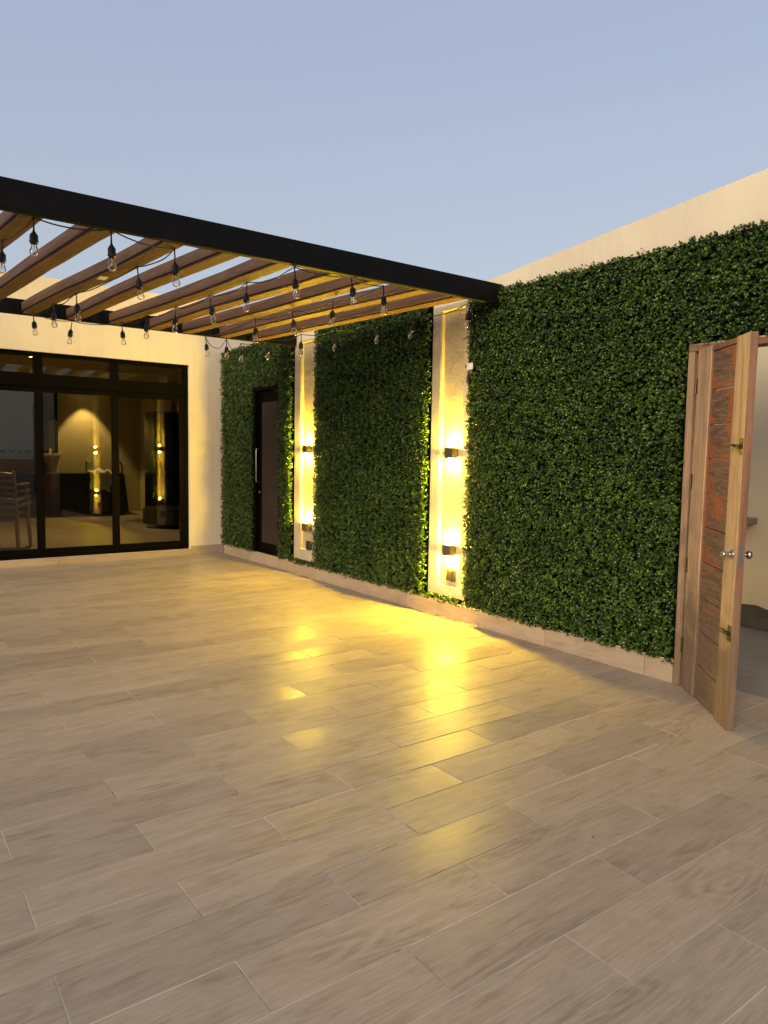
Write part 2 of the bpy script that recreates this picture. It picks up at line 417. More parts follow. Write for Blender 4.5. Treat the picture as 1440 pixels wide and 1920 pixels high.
# skirting tiles
sk = root('skirting', (XW, 5, 0), 'pale wood-look tile skirting along the foot of the green wall', 'skirting')
y = YH-.03
cuts = [YH-.016]
while cuts[-1] > WD[1]+.95: cuts.append(cuts[-1]-TL)
cuts.append(WD[1]+.012)
for a, b in zip(cuts[1:], cuts[:-1]):
    j = random.uniform(-.001, .002)
    o = part('skirting_tile', MB().box(XW-.014-j, XW-.0005, a+.0015, b-.0015, 0, .147, .0015), M['skirt_side'], sk)
sk2 = root('skirting', (2, YH, 0), 'pale wood-look tile strip along the foot of the house wall', 'skirting')
x = XW-.016
while x > -3.5:
    a = max(x-TL, -3.5); h = .135 if x > 3.9 else .092
    if x > 3.9: a = 3.855
    part('skirting_tile', MB().box(a+.0015, x-.0015, YH-.013-random.uniform(0, .002), YH-.0005, 0, h, .0015), M['skirt'], sk2); x = a

# ------------------------------------------------------------------ house
HX0, HX1 = -.9, 3.845                        # opening
OZ0, OZ1 = .094, 2.772
def house():
    r_ = root('house', (2, YH, 0), 'cream single-storey house wall above black framed sliding doors', 'house')
    m = MB(); yb = YH+.22
    m.box(-4, HX0, YH, yb, 0, 3.72).box(HX1, 6.8, YH, yb, 0, 3.72)
    m.box(HX0+.0001, HX1-.0001, YH, yb, OZ1, 3.72).box(HX0+.0001, HX1-.0001, YH+.001, yb, 0, OZ0-.002)
    part('wall', m, M['plaster'], r_)
    part('roof_slab', MB().box(-3.99, 6.79, yb+.001, 17.6, 3.0, 3.25), M['int_plaster'], r_)
    part('side_wall', MB().box(-4, -3.8, yb+.001, 17.6, 0, 2.999), M['int_plaster'], r_)
    part('side_wall', MB().box(6.6, 6.8, yb+.001, 17.6, 0, 2.999), M['int_plaster'], r_)
    W_ = (1.0, 3.50, 1.45, 2.93)
    b = MB().box(-3.8, W_[0], 17.2, 17.4, 0, 2.999).box(W_[1], 6.6, 17.2, 17.4, 0, 2.999).box(W_[0], W_[1], 17.2, 17.4, 0, W_[2]).box(W_[0], W_[1], 17.2, 17.4, W_[3], 2.999)
    part('back_wall', b, M['int_plaster'], r_)
    part('partition_wall', MB().box(5.3, 5.42, 15.0, 17.19, .1, 2.998), M['int_plaster'], r_)
    part('interior_floor', MB().box(-3.8, 6.6, yb+.002, 17.2, 0, .098), M['tile'], r_)
    w = part('window', MB().box(W_[0], W_[1], 17.19, 17.25, W_[2], W_[2]+.06).box(W_[0], W_[1], 17.19, 17.25, W_[3]-.06, W_[3]).box(W_[1]-.06, W_[1], 17.19, 17.25, W_[2]+.06, W_[3]-.06)
              .box(W_[0], W_[0]+.06, 17.19, 17.25, W_[2]+.06, W_[3]-.06).box(2.2, 2.25, 17.19, 17.25, W_[2]+.06, W_[3]-.06), M['frame'], r_)
    part('pane', MB().box(W_[0]+.06, 2.2, 17.215, 17.221, W_[2]+.06, W_[3]-.06).box(2.25, W_[1]-.06, 17.215, 17.221, W_[2]+.06, W_[3]-.06), M['clear_glass'], w)
    part('sill', MB().box(W_[0]-.05, W_[1]+.05, 17.06, 17.19, W_[2]-.045, W_[2]-.003, .004), M['int_plaster'], w)
    # interior skirting
    part('interior_skirting', MB().box(5.285, 5.299, 15.0, 17.18, .1, .19).box(5.43, 6.6, 17.18, 17.199, .1, .19), M['skirt'], r_)
house()
single('neighbour_wall', MB().box(0.2, 2.75, 20.0, 20.2, -.3, 4.6).box(2.75, 6.5, 21.2, 21.4, -.3, 6), M['concrete'], 'dark grey neighbouring wall seen through the window inside the room', 'wall')

def sliding_doors():
    r_ = root('sliding_doors', (2, YH+.1, .094), 'black framed sliding glass doors with a row of transom windows', 'sliding door')
    y0, y1 = YH+.045, YH+.135; fr = M['frame']
    xs = [HX0+.055, .0, .90, 1.85, 2.81, HX1-.055]
    m = MB().box(HX0, HX0+.05, y0, y1, OZ0, OZ1, .003).box(HX1-.05, HX1, y0, y1, OZ0, OZ1, .003)
    m.box(HX0+.05, HX1-.05, y0, y1, OZ1-.055, OZ1, .003).box(HX0+.05, HX1-.05, y0, y1, OZ0, OZ0+.035, .003)
    m.box(HX0+.05, HX1-.05, y0-.012, y1, 2.335, 2.495, .004)
    m.box(HX0+.05, HX1-.05, y0-.02, y0-.0125, 2.335, 2.35)
    part('frame', m, fr, r_)
    for k, x in enumerate(xs[1:-1]):
        part('mullion', MB().box(x-.055, x+.055, y0+.004, y1-.006, 2.4955, OZ1-.0555, .003), fr, r_)
    for k in range(len(xs)-1):
        a, b = xs[k]+.056, xs[k+1]-.056
        if k == 0: a = xs[0]
        if k == len(xs)-2: b = xs[-1]
        part('transom_pane', MB().box(a, b, y0+.03, y0+.036, 2.496, OZ1-.056), M['tint_glass'], r_)
    spans = [(HX0+.052, .03), (-.03+.0, .93), (.87, 1.902), (1.80, 2.857), (2.763, HX1-.052)]
    for k, (a, b) in enumerate(spans):
        yy = y0+.012 if k % 2 == 0 else y0+.050
        if k == 3: yy = y0+.006
        lf = MB(); z0, z1 = OZ0+.036, 2.334; w = .09 if k < 4 else .075
        w0 = .092
        lf.box(a, a+w0, yy, yy+.034, z0, z1, .003).box(b-w, b, yy, yy+.034, z0, z1, .003)
        lf.box(a+w0, b-w, yy, yy+.034, z0, z0+.085, .003).box(a+w0, b-w, yy, yy+.034, z1-.075, z1, .003)
        d = part('door_leaf', lf, fr, r_)
        yaw = {3: math.radians(2.5), 4: math.radians(.6)}.get(k, 0)
        cx = (a+w0+b-w)/2; hw = (b-w-a-w0)/2
        pm = MB()
        pm.box(-hw+.0005, hw-.0005, -.003, .003, z0+.086, z1-.076)
        p = bpy.data.objects.new('pane', pm.mesh('pane')); COL.objects.link(p); p.data.materials.append(M['tint_glass']); p.parent = d
        off = OFF[d.name]; p.location = Vector((cx, yy+.017, 0))-off; p.rotation_euler = (0, 0, yaw)
        if k in (2, 3, 4):
            hx = a+.115 if k < 4 else a+.12
            if k == 2: hx = None
            if hx:
                h = MB().tube([(hx-.05, yy-.001, 1.19), (hx-.01, yy-.03, 1.20), (hx+.005, yy-.032, 1.25), (hx+.002, yy-.032, 1.32), (hx-.02, yy-.028, 1.36), (hx-.05, yy-.001, 1.37)], .011, 8)
                part('handle', h, fr, d, True)
sliding_doors()

# ------------------------------------------------------------------ dark door in the green wall
def dark_door():
    y0, y1, z0, z1 = DD; x0 = XW-.01
    r_ = root('dark_door', (XW, (y0+y1)/2, z0), 'narrow dark brown door set in the green leaf wall', 'door')
    m = MB().box(x0-.02, x0+.12, y1-.055, y1, z0, z1, .003).box(x0-.02, x0+.12, y0, y0+.05, z0, z1, .003)
    m.box(x0-.02, x0+.12, y0+.05, y1-.055, z1-.05, z1, .003).box(x0, x0+.12, y0+.05, y1-.055, z0, z0+.03, .003)
    part('door_frame', m, M['frame'], r_)
    a, b = y0+.053, y1-.058; xl = x0+.03
    lf = MB().box(xl, xl+.04, b-.075, b, z0+.033, z1-.053, .003).box(xl, xl+.04, a, a+.06, z0+.033, z1-.053, .003)
    lf.box(xl, xl+.04, a+.06, b-.075, z1-.20, z1-.053, .003).box(xl, xl+.04, a+.06, b-.075, z0+.033, z0+.14, .003)
    d = part('door_leaf', lf, M['frame'], r_)
    part('panel', MB().box(xl+.012, xl+.03, a+.0605, b-.0755, z0+.1405, z1-.2005), M['darkdoor'], d)
    h = MB().tube([(xl, b-.035, 1.12), (xl-.05, b-.035, 1.125), (xl-.055, b-.035, 1.15), (xl-.055, b-.035, 1.55), (xl-.05, b-.035, 1.575), (xl, b-.035, 1.58)], .009, 10)
    part('handle', h, M['chrome'], d, True)
    lk = part('lock', MB().lathe([(.018, 0), (.018, .012), (.012, .016)], 14, (0, 0, 0)), M['chrome'], d)
    lk.rotation_euler = (0, -math.pi/2, 0); lk.data.transform(Matrix.Translation(OFF[lk.name])); lk.location = Vector((xl, b-.035, .98))-OFF[d.name]
dark_door()

# ------------------------------------------------------------------ green leaf wall panels
def leaf_mat():
    k = N('boxwood_leaf'); at = k.n('ShaderNodeAttribute', attribute_name='tone')
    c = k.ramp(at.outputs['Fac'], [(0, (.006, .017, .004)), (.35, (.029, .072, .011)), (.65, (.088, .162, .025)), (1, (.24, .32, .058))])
    k.set(color=c, rough=.32, spec=.5)
    k.b.inputs['Transmission Weight'].default_value = 0
    return k.m
M['leaf'] = leaf_mat()
XF = XW-.048                                  # mean leaf front
def smooth_noise(y, z, s, seed):
    r_ = np.random.default_rng(seed); out = np.zeros_like(y)
    for k in range(7):
        a, p, q = r_.uniform(0, 6.28), r_.uniform(.6, 1.6)/s, r_.uniform(0, 6.28)
        out += np.sin((y*math.cos(a)+z*math.sin(a))*6.28*p+q)
    return out/7
def foliage(rects, dens, seed):
    r_ = np.random.default_rng(seed); P = []
    for (a, b, c, d) in rects:
        n = int((b-a)*(d-c)*dens*(.4 if b < 1.5 else 1)); P.append(np.stack([r_.uniform(a, b, n), r_.uniform(c, d, n)], 1))
    P = np.concatenate(P); n = len(P); y, z = P[:, 0], P[:, 1]
    lump = smooth_noise(y, z, .16, seed+1)*.016+smooth_noise(y, z, .06, seed+2)*.012
    nl = 9
    depth = r_.uniform(0, 1, n)**.7                                 # 1 = outermost
    bx = XW-.004-depth*.040-lump*1.25
    d0 = np.stack([-np.ones(n), r_.normal(0, .55, n), r_.normal(.15, .55, n)], 1); d0 /= np.linalg.norm(d0, axis=1)[:, None]
    L = r_.uniform(.014, .030, n); stray = r_.uniform(0, 1, n) < .02; L[stray] *= 1.9
    t = np.tile(np.linspace(.25, 1, nl), (n, 1)); az = np.arange(nl)[None, :]*2.4+r_.uniform(0, 6.28, (n, 1))
    base = np.stack([bx, y, z], 1)[:, None, :]+d0[:, None, :]*(t*L[:, None])[:, :, None]
    u = np.cross(d0, r_.normal(0, 1, (n, 3))); u /= np.linalg.norm(u, axis=1)[:, None]; w = np.cross(d0, u)
    side = np.cos(az)[..., None]*u[:, None, :]+np.sin(az)[..., None]*w[:, None, :]
    ld = side*.85+d0[:, None, :]*(.35+.75*t[..., None])+r_.normal(0, .22, (n, nl, 3)); ld /= np.linalg.norm(ld, axis=2)[..., None]
    nm = d0[:, None, :]-ld*np.sum(ld*d0[:, None, :], 2)[..., None]+r_.normal(0, .18, (n, nl, 3)); nm /= np.linalg.norm(nm, axis=2)[..., None]
    sd_ = np.cross(ld, nm); sd_ /= np.linalg.norm(sd_, axis=2)[..., None]
    ll = r_.uniform(.010, .018, (n, nl, 1)); lw = ll*r_.uniform(.28, .38, (n, nl, 1))
    v0 = base; v1 = base+ld*ll*.5+sd_*lw+nm*ll*.10; v2 = base+ld*ll-nm*ll*.06; v3 = base+ld*ll*.5-sd_*lw+nm*ll*.10
    V = np.stack([v0, v1, v2, v3], 2).reshape(-1, 3)
    V[:, 0] = np.minimum(V[:, 0], XW-.001)
    nq = n*nl
    idx = np.arange(nq)[:, None]*4
    T = np.concatenate([idx+np.array([[0, 1, 2]]), idx+np.array([[0, 2, 3]])], 1).reshape(-1)
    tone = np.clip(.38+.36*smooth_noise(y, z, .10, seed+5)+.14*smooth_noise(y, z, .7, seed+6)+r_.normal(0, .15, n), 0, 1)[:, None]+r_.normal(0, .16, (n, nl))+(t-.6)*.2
    tone = np.clip(tone, 0, 1)
    return V, T, np.repeat(tone.reshape(-1), 4)
def leafy(parent, rects, dens, seed):
    V, T, tone = foliage(rects, dens, seed); off = OFF[parent.name]
    me = bpy.data.meshes.new('foliage'); V = V-np.array(off); nt_ = len(T)//3
    me.vertices.add(len(V)); me.vertices.foreach_set('co', V.astype(np.float32).ravel())
    me.loops.add(len(T)); me.loops.foreach_set('vertex_index', T.astype(np.int32))
    me.polygons.add(nt_); me.polygons.foreach_set('loop_start', (np.arange(nt_)*3).astype(np.int32)); me.polygons.foreach_set('loop_total', np.full(nt_, 3, np.int32))
    a = me.attributes.new('tone', 'FLOAT', 'POINT'); a.data.foreach_set('value', tone.astype(np.float32))
    me.update(calc_edges=True); me.materials.append(M['leaf'])
    o = bpy.data.objects.new('foliage', me); COL.objects.link(o); o.parent = parent; o['kind'] = 'stuff'
def hedge(label, rects, seed, dens=4700):
    a, b, c, d = rects[0]
    r_ = root('leaf_wall', (XW-.02, (a+b)/2, c), label, 'leaf wall', 'artificial leaf wall sections')
    m = MB()
    for (p, q, s, t) in rects: m.box(XW-.006, XW-.0015, p+.001, q-.001, s+.006, t-.006)
    part('backing', m, M['turf_back'], r_)
    leafy(r_, rects, dens, seed)
HT = 2.915; HB = 3.0
hedge('green leaf wall section surrounding the narrow dark door', [(9.07, YH-.02, .152, HB), (DD[0]-.01, 9.07, 2.41, HB), (7.95, DD[0]-.01, .152, HB), (7.44, 7.95, .15, PB)], 21)
hedge('green leaf wall section between the two lit niches', [(5.275, 7.40, .152, HB), (4.78, 5.275, .15, PB)], 33)
hedge('green leaf wall section reaching from a lit niche over the wooden door', [(WD[1]+.008, 4.735, .152, HT), (1.2, WD[1]+.008, WD[3]+.008, HT), (1.2, WD[0]-.008, .152, WD[3]+.008), (-4.4, 1.2, .152, HT)], 47)

# ------------------------------------------------------------------ wall sconces and outlets in the niches
def sconce(y, z, upW, dnW, label):
    xb = XW+.037; r_ = root('wall_sconce', (xb, y, z), label, 'wall lamp', 'up and down wall sconces in the niches')
    xf, xk = XW-.052, XW+.006; w, h, t = .052, .051, .003
    m = MB().box(xf, xf+t, y-w, y+w, z-h, z+h).box(xk-t, xk, y-w, y+w, z-h, z+h)
    m.box(xf+t, xk-t, y-w, y-w+t, z-h, z+h).box(xf+t, xk-t, y+w-t, y+w, z-h, z+h).box(xf+t, xk-t, y-w+t, y+w-t, z-.012, z+.012)
    part('housing', m, M['sconce'], r_)
    part('bracket', MB().box(xk, xb-.006, y-.028, y+.028, z-.022, z+.022, .002).box(xb-.006, xb, y-.04, y+.04, z-.04, z+.04, .002), M['sconce'], r_)
    for s, pw in ((1, upW), (-1, dnW)):
        lz = z+s*.030
        part('lens', MB().box(xf+t+.004, xk-t-.004, y-w+t+.004, y+w-t-.004, min(lz, lz-s*.008), max(lz, lz-s*.008)), M['lens_off'], r_)
        xc = (xf+xk)/2; q = .017
        prof = [(.009, z+s*.0305), (q*.8, z+s*.034), (q, z+s*.042), (q, z+s*.050), (q*.8, z+s*.060), (q*.45, z+s*.065), (.003, z+s*.067)]
        part('lamp_bulb', MB().lathe(prof, 12, (xc, y, 0)), M['bulb_on'] if pw else M['lens_off'], r_, True)
P_ = 1
sconce(4.965, 1.541, P_, P_, 'upper grey box sconce lit above and below in the niche close to the wooden door')
sconce(4.965, .641, P_, P_, 'lower grey box sconce lit above and below in the niche close to the wooden door')
sconce(7.615, 1.572, P_, P_, 'upper grey box sconce lit above and below in the niche next to the dark door')
sconce(7.615, .622, P_, 0, 'lower grey box sconce lit only upward in the niche next to the dark door')
def outlet(y, z, label):
    xb = XW+.037
    r_ = root('wall_outlet', (xb, y, z-.055), label, 'outlet', 'dark outlets at the foot of the niches')
    part('cover', MB().box(xb-.032, xb-.0005, y-.052, y+.052, z-.055, z+.055, .005), M['outlet'], r_)
    part('flap', MB().box(xb-.038, xb-.0325, y-.04, y+.04, z-.04, z+.04, .002), M['outlet'], r_)
outlet(4.975, .40, 'dark square outlet under the lit lower sconce close to the wooden door')
outlet(7.615, .388, 'dark square outlet under the half-lit sconce next to the dark door')

# ------------------------------------------------------------------ pergola
def pergola():
    r_ = root('pergola', (-.9, 4.4, 0), 'black steel pergola with brown timber rafters over the patio', 'pergola')
    st = M['steel']
    part('beam', MB().box(-1.2, XW-.012, 4.362, 4.42, 2.785, 2.948, .004), st, r_)
    part('beam', MB().box(-1.2, XW-.012, 7.90, 7.957, 2.84, 2.985, .004), st, r_)
    part('beam', MB().box(-1.2, -1.14, 4.4205, 7.8995, 2.80, 2.945, .004), st, r_)
    for yy in (4.363, 7.897): part('post', MB().box(-1.2, -1.13, yy, yy+.06, 0, 2.784 if yy < 5 else 2.839, .004), st, r_)
    c0 = 4.102
    for k in range(13):
        xn = c0-.409*k+(.012*math.sin(k*2.3)); xf_ = xn-.30+.012*math.sin(k*5.1)
        if xf_ < -1.0: continue
        zb = 2.832; h = .105; w = .074
        bm = bmesh.new(); bmesh.ops.create_cube(bm, size=1)
        L = math.hypot(3.47, .30); a = math.atan2(.30, 3.47)
        bmesh.ops.subdivide_edges(bm, edges=[e for e in bm.edges if abs(e.verts[0].co.y-e.verts[1].co.y) > .5], cuts=9)
        ph = random.uniform(0, 6)
        for v in bm.verts:
            t = v.co.y; v.co = Vector((v.co.x*w*2+.009*math.sin(t*7+ph)+random.uniform(-.003, .003), t*L, v.co.z*h+.005*math.sin(t*5+ph*2)+random.uniform(-.002, .002)))
        bmesh.ops.bevel(bm, geom=[e for e in bm.edges if e.calc_face_angle(0) > .8], offset=.017, segments=2, affect='EDGES')
        me = MB().bm(bm).mesh('rafter', smooth=True); me.set_sharp_from_angle(angle=math.radians(32)); me.materials.append(M['rafter'])
        o = piece('rafter', me, r_, ((xn+xf_)/2, (4.424+7.896)/2, zb+h/2+.004), (.003, 0, math.atan2(xn-xf_, 3.47)))
        part('bracket', MB().box(xf_-.092, xf_-.082, 7.81, 7.899, 2.835, 2.945), st, r_)
    return r_
pergola()

# ------------------------------------------------------------------ string of bulbs
AT = [(.749, 5.153), (.822, 4.554), (1.232, 4.50), (1.672, 4.655), (1.617, 5.258), (1.479, 6.459), (1.42, 7.057), (1.356, 7.646), (1.751, 7.842), (2.171, 7.593),
      (2.254, 7.049), (2.341, 6.487), (2.391, 5.824), (2.433, 5.189), (2.498, 4.552), (2.942, 4.50), (3.306, 4.597), (3.302, 5.325), (3.228, 5.919), (3.139, 6.5),
      (3.171, 7.85), (3.421, 7.84), (3.617, 7.87), (3.823, 7.554), (3.924, 6.987), (4.05, 6.484), (4.108, 5.81), (4.26, 5.42), (4.225, 4.601)]
def string_light():
    z = 2.822; r_ = root('string_light', (4.225, 4.601, z), 'black festoon cord of unlit clear bulbs strung under the pergola rafters', 'string light')
    pts = [Vector((.70, 5.8, z))]+[Vector((x, y, z-(.03 if i in (22,) else 0))) for i, (x, y) in enumerate(AT)]
    c = MB(); path = []
    for i in range(len(pts)-1):
        a, b = pts[i], pts[i+1]; L = (b-a).length; sag = min(.075, .035*L+.014) if L < .9 else .03
        if i in (21, 22): sag = .12
        for k in range(8):
            t = k/8; p = a.lerp(b, t); p.z -= sag*4*t*(1-t); p.x += .012*math.sin(i*1.7+t*6)*4*t*(1-t); path.append(p)
    path.append(pts[-1])
    c.tube(path, .0042, 6)
    # tail with the plug hanging in front of the niche edge
    e = pts[-1]; tail = [e, e+Vector((.035, .02, -.03)), Vector((4.29, 4.66, 2.6)), Vector((4.292, 4.668, 2.4)), Vector((4.295, 4.68, 2.22))]
    c.tube(tail, .0042, 6)
    part('cord', c, M['rubber'], r_, True)
    part('plug', MB().tube([(4.295, 4.68, 2.225), (4.295, 4.68, 2.20), (4.295, 4.681, 2.165), (4.295, 4.682, 2.15)], [.007, .016, .018, .010], 10), M['rubber'], r_)
    part('paper_tag', MB().box(4.270, 4.2715, 4.60, 4.675, 2.262, 2.318), M['label'], r_)
    hm = MB().tube([(0, 0, .004), (0, 0, -.04), (0, 0, -.09)], [.005, .0045, .006], 8)
    hm.lathe([(.006, -.085), (.011, -.095), (.0225, -.112), (.0235, -.148), (.0255, -.150), (.0255, -.158), (.0205, -.160), (.0200, -.170)], 16)
    hme = hm.mesh('lamp_holder', smooth=True); hme.materials.append(M['rubber'])
    bm_ = MB().lathe([(.0135, -.168), (.0145, -.176), (.0185, -.190), (.0235, -.208), (.0255, -.220), (.0245, -.231), (.019, -.241), (.009, -.2465), (.001, -.2475)], 18)
    bme = bm_.mesh('bulb', smooth=True); bme.materials.append(M['bulb_glass'])
    fm = MB().tube([(0, 0, -.17), (0, 0, -.195)], .004, 6)
    for s in range(4):
        q = s*math.pi/2; fm.tube([(.003*math.cos(q), .003*math.sin(q), -.193), (.009*math.cos(q), .009*math.sin(q), -.224)], .0009, 4)
    fme = fm.mesh('filament'); fme.materials.append(M['filament'])
    for i, (x, y) in enumerate(AT):
        k = random.uniform(.84, .98); zz = z-(.03 if i == 22 else 0)
        h = piece('lamp_holder', hme, r_, (x, y, zz), (random.gauss(0, .07), random.gauss(0, .07), random.uniform(0, 3)))
        h.scale = (1, 1, k)
        b = bpy.data.objects.new('bulb', bme); COL.objects.link(b); b.parent = h
        f = bpy.data.objects.new('filament', fme); COL.objects.link(f); f.parent = h
string_light()
single('paper_sticker', MB().box(1.49, 1.55, 5.74, 5.86, 2.826, 2.8275), M['label'], 'small white paper sticker on the underside of a rafter', 'sticker')

# ------------------------------------------------------------------ wooden door standing open and its frame
def wood_door():
    H = Vector((4.362, 2.600, 0)); E = Vector((3.844, 2.005, 0)); d = E-H; Wd = d.length; ang = math.atan2(d.y, d.x)
    r_ = root('wooden_door', H, 'weathered reddish plank door standing open, with round knob and brass latches', 'door', rz=ang)
    r_.rotation_euler = (Matrix.Rotation(ang, 3, 'Z') @ Matrix.Rotation(.022, 3, 'Y')).to_euler()
    # local: x along the door from the hinge, y: visible face looks to -y, slab y from 0 to .042
    T = .042; z0, z1 = .012, 2.207
    sw1, sw2 = .225, .180
    P = lambda n, m, mat, p=r_, s=False: part(n, m, mat, p, s, local=True)
    P('stile', MB().box(0, sw1, 0, T, z0, z1, .003), M['stile'])
    P('stile', MB().box(Wd-sw2, Wd-.004, 0, T, z0, z1, .003), M['stile'])
    P('edge_strip', MB().box(Wd-.0035, Wd+.002, .001, T-.001, z0+.002, z1-.002, .001), M['edge'])
    n = 10; a, b = sw1, Wd-sw2; zz = [z0, .227, .444, .66, .884, 1.10, 1.308, 1.52, 1.728, 1.937, z1-.035]
    P('top_rail', MB().box(a, b, .004, T-.004, z1-.034, z1-.003, .002), M['edge'])
    for i in range(n):
        m = MB().box(-(b-a)/2+.002, (b-a)/2-.002, 0, T-.02, -(zz[i+1]-zz[i])/2+.003, (zz[i+1]-zz[i])/2-.003, .004)
        o = part('board', m, M['board'], r_, local=True); o.location = ((a+b)/2, .010+random.uniform(-.001, .002), (zz[i]+zz[i+1])/2)
    P('bead', MB().box(a, a+.014, .006, .018, z0+.02, z1-.036, .002), M['edge'])
    # knob: rose, neck, ball on both faces, plate on the edge
    kz = 1.005; kx = Wd-.062
    def knob(s):
        m = MB().lathe([(.031, 0), (.031, .004), (.024, .010), (.011, .014), (.010, .034), (.020, .040), (.027, .050), (.028, .060), (.022, .069), (.008, .073)], 18)
        o = part('knob', m, M['chrome'], r_, True, local=True); o.scale = (.85, .85, .85); o.rotation_euler = (math.pi/2*s, 0, 0); o.location = (kx, 0 if s > 0 else T, kz)
    knob(1); knob(-1)
    P('latch_plate', MB().box(Wd+.0025, Wd+.004, .010, T-.010, kz-.055, kz+.055), M['chrome'])
    for z in (1.60, .565):
        m = MB().box(Wd-.055, Wd-.006, -.003, -.0003, z-.045, z+.045, .0005).box(Wd-.062, Wd-.022, -.022, -.003, z-.010, z+.008, .002)
        m.tube([(Wd-.10, -.020, z+.004), (Wd-.06, -.018, z+.001), (Wd-.03, -.010, z)], [.010, .011, .008], 8)
        P('latch', m, M['brass'])
    for z in (1.98, 1.37, .82, .28):
        m = MB().tube([(-.004, -.005, z-.05), (-.004, -.005, z+.05)], .006, 8).box(-.003, .018, -.0025, -.0003, z-.048, z+.048)
        P('hinge', m, M['brass'])
    # frame
    f = root('door_frame', (XW+.1, WD[1], 0), 'worn timber frame around the open wooden door', 'door frame')
    y0, y1, z1f = WD[0], WD[1], WD[3]
    part('jamb', MB().box(XW-.026, XW+.10, y1-.046, y1, .002, z1f-.041, .003), M['jamb'], f)
    part('jamb', MB().box(XW-.026, XW+.10, y0, y0+.046, .002, z1f-.041, .003), M['jamb'], f)
    part('lintel', MB().box(XW-.026, XW+.10, y0, y1, z1f-.040, z1f, .003), M['edge'], f)
wood_door()

# ------------------------------------------------------------------ yard beyond the open door
single('yard_wall', MB().box(6.7, 6.9, -4, 9, -.02, 3.7), M['yard_plaster'], 'stained cream wall of the yard beyond the open wooden door', 'wall')
def counter():
    r_ = root('concrete_counter', (6.4, 3.6, -.018), 'grey concrete counter slab against the yard wall beyond the open door', 'counter')
    part('slab', MB().box(6.15, 6.699, 3.30, 4.6, .93, .985, .006), M['concrete'], r_)
    part('support', MB().box(6.30, 6.699, 3.42, 4.5, -.018, .80, .006), M['yard_plaster'], r_)
    part('slab_shadow_block', MB().box(6.5, 6.699, 3.55, 4.4, .801, .929), M['dark_concrete'], r_)  # dark block standing in for the shadow beneath the slab
counter()
def mortar():
    bm = bmesh.new(); bmesh.ops.create_cube(bm, size=1); bmesh.ops.subdivide_edges(bm, edges=bm.edges[:], cuts=7)
    for v in bm.verts:
        v.co = Vector((6.60+v.co.x*.19, 3.2+v.co.y*1.1, .055+v.co.z*.15))
        if v.co.z > .06: v.co.z += .035*math.sin(v.co.y*11)+.02*math.sin(v.co.y*27+1); v.co.x += .03
        v.co += Vector((random.uniform(-.008, .008), random.uniform(-.008, .008), random.uniform(-.006, .006)))
    single('mortar_kerb', MB().bm(bm), M['dark_concrete'], 'rough dark mortar kerb at the foot of the yard wall', 'kerb')
mortar()

# ------------------------------------------------------------------ things inside the room
M['plastic'] = plain('brown_plastic', (.27, .17, .085), .35)
M['cloth_dark'] = plain('black_cloth', (.012, .012, .009), .95)
M['cloth_pale'] = plain('pale_green_cloth', (.55, .56, .42), .9, var=.25, scale=14)
M['black_gloss'] = plain('black_gloss', (.006, .006, .006), .12)
M['drum'] = plain('dark_drum', (.035, .028, .02), .4)
M['jar'] = plain('pale_jar', (.45, .47, .46), .25)
ZI = .098
def chair():
    r_ = root('plastic_chair', (1.62, 11.35, ZI), '', 'chair')
    P = lambda n, m, p=r_, s=False: part(n, m, M['plastic'], p, s)
    x, y, z = 1.62, 11.35, ZI
    for sx in (-1, 1):
        P('leg', MB().tube([(x+sx*.27, y-.25, z), (x+sx*.25, y-.22, z+.42), (x+sx*.26, y-.21, z+.64)], [.028, .036, .03], 6))
        P('leg', MB().tube([(x+sx*.25, y+.27, z), (x+sx*.22, y+.20, z+.42)], [.026, .036], 6))
        P('arm', MB().box(x+sx*.27-.03, x+sx*.27+.03, y-.24, y+.20, z+.635, z+.665, .01))
        P('back_post', MB().tube([(x+sx*.22, y+.19, z+.42), (x+sx*.225, y+.26, z+.84)], [.03, .024], 6))
    P('seat', MB().box(x-.23, x+.23, y-.24, y+.20, z+.405, z+.435, .012))
    for k in range(4):
        zz = z+.50+k*.095; yy = y+.205+k*.016
        P('slat', MB().tube([(x-.22, yy, zz), (x-.11, yy+.03, zz+.012), (x, yy+.04, zz+.016), (x+.11, yy+.03, zz+.012), (x+.22, yy, zz)], [.03, .032, .033, .032, .03], 6))
    return r_
ch = chair(); tx = ['brown plastic armchair at the bottom of the stack behind the glass', 'brown plastic armchair second from the bottom of the stack', 'brown plastic armchair third from the bottom of the stack', 'brown plastic armchair on top of the stack behind the glass']
for i in range(4):
    o = ch if i == 0 else copy_tree(ch)
    o.location = (1.60, 11.45+.03*i, ZI+.09*i); o.rotation_euler = (0, 0, math.radians(155)); tag(o, tx[i], group='stacked plastic chairs')
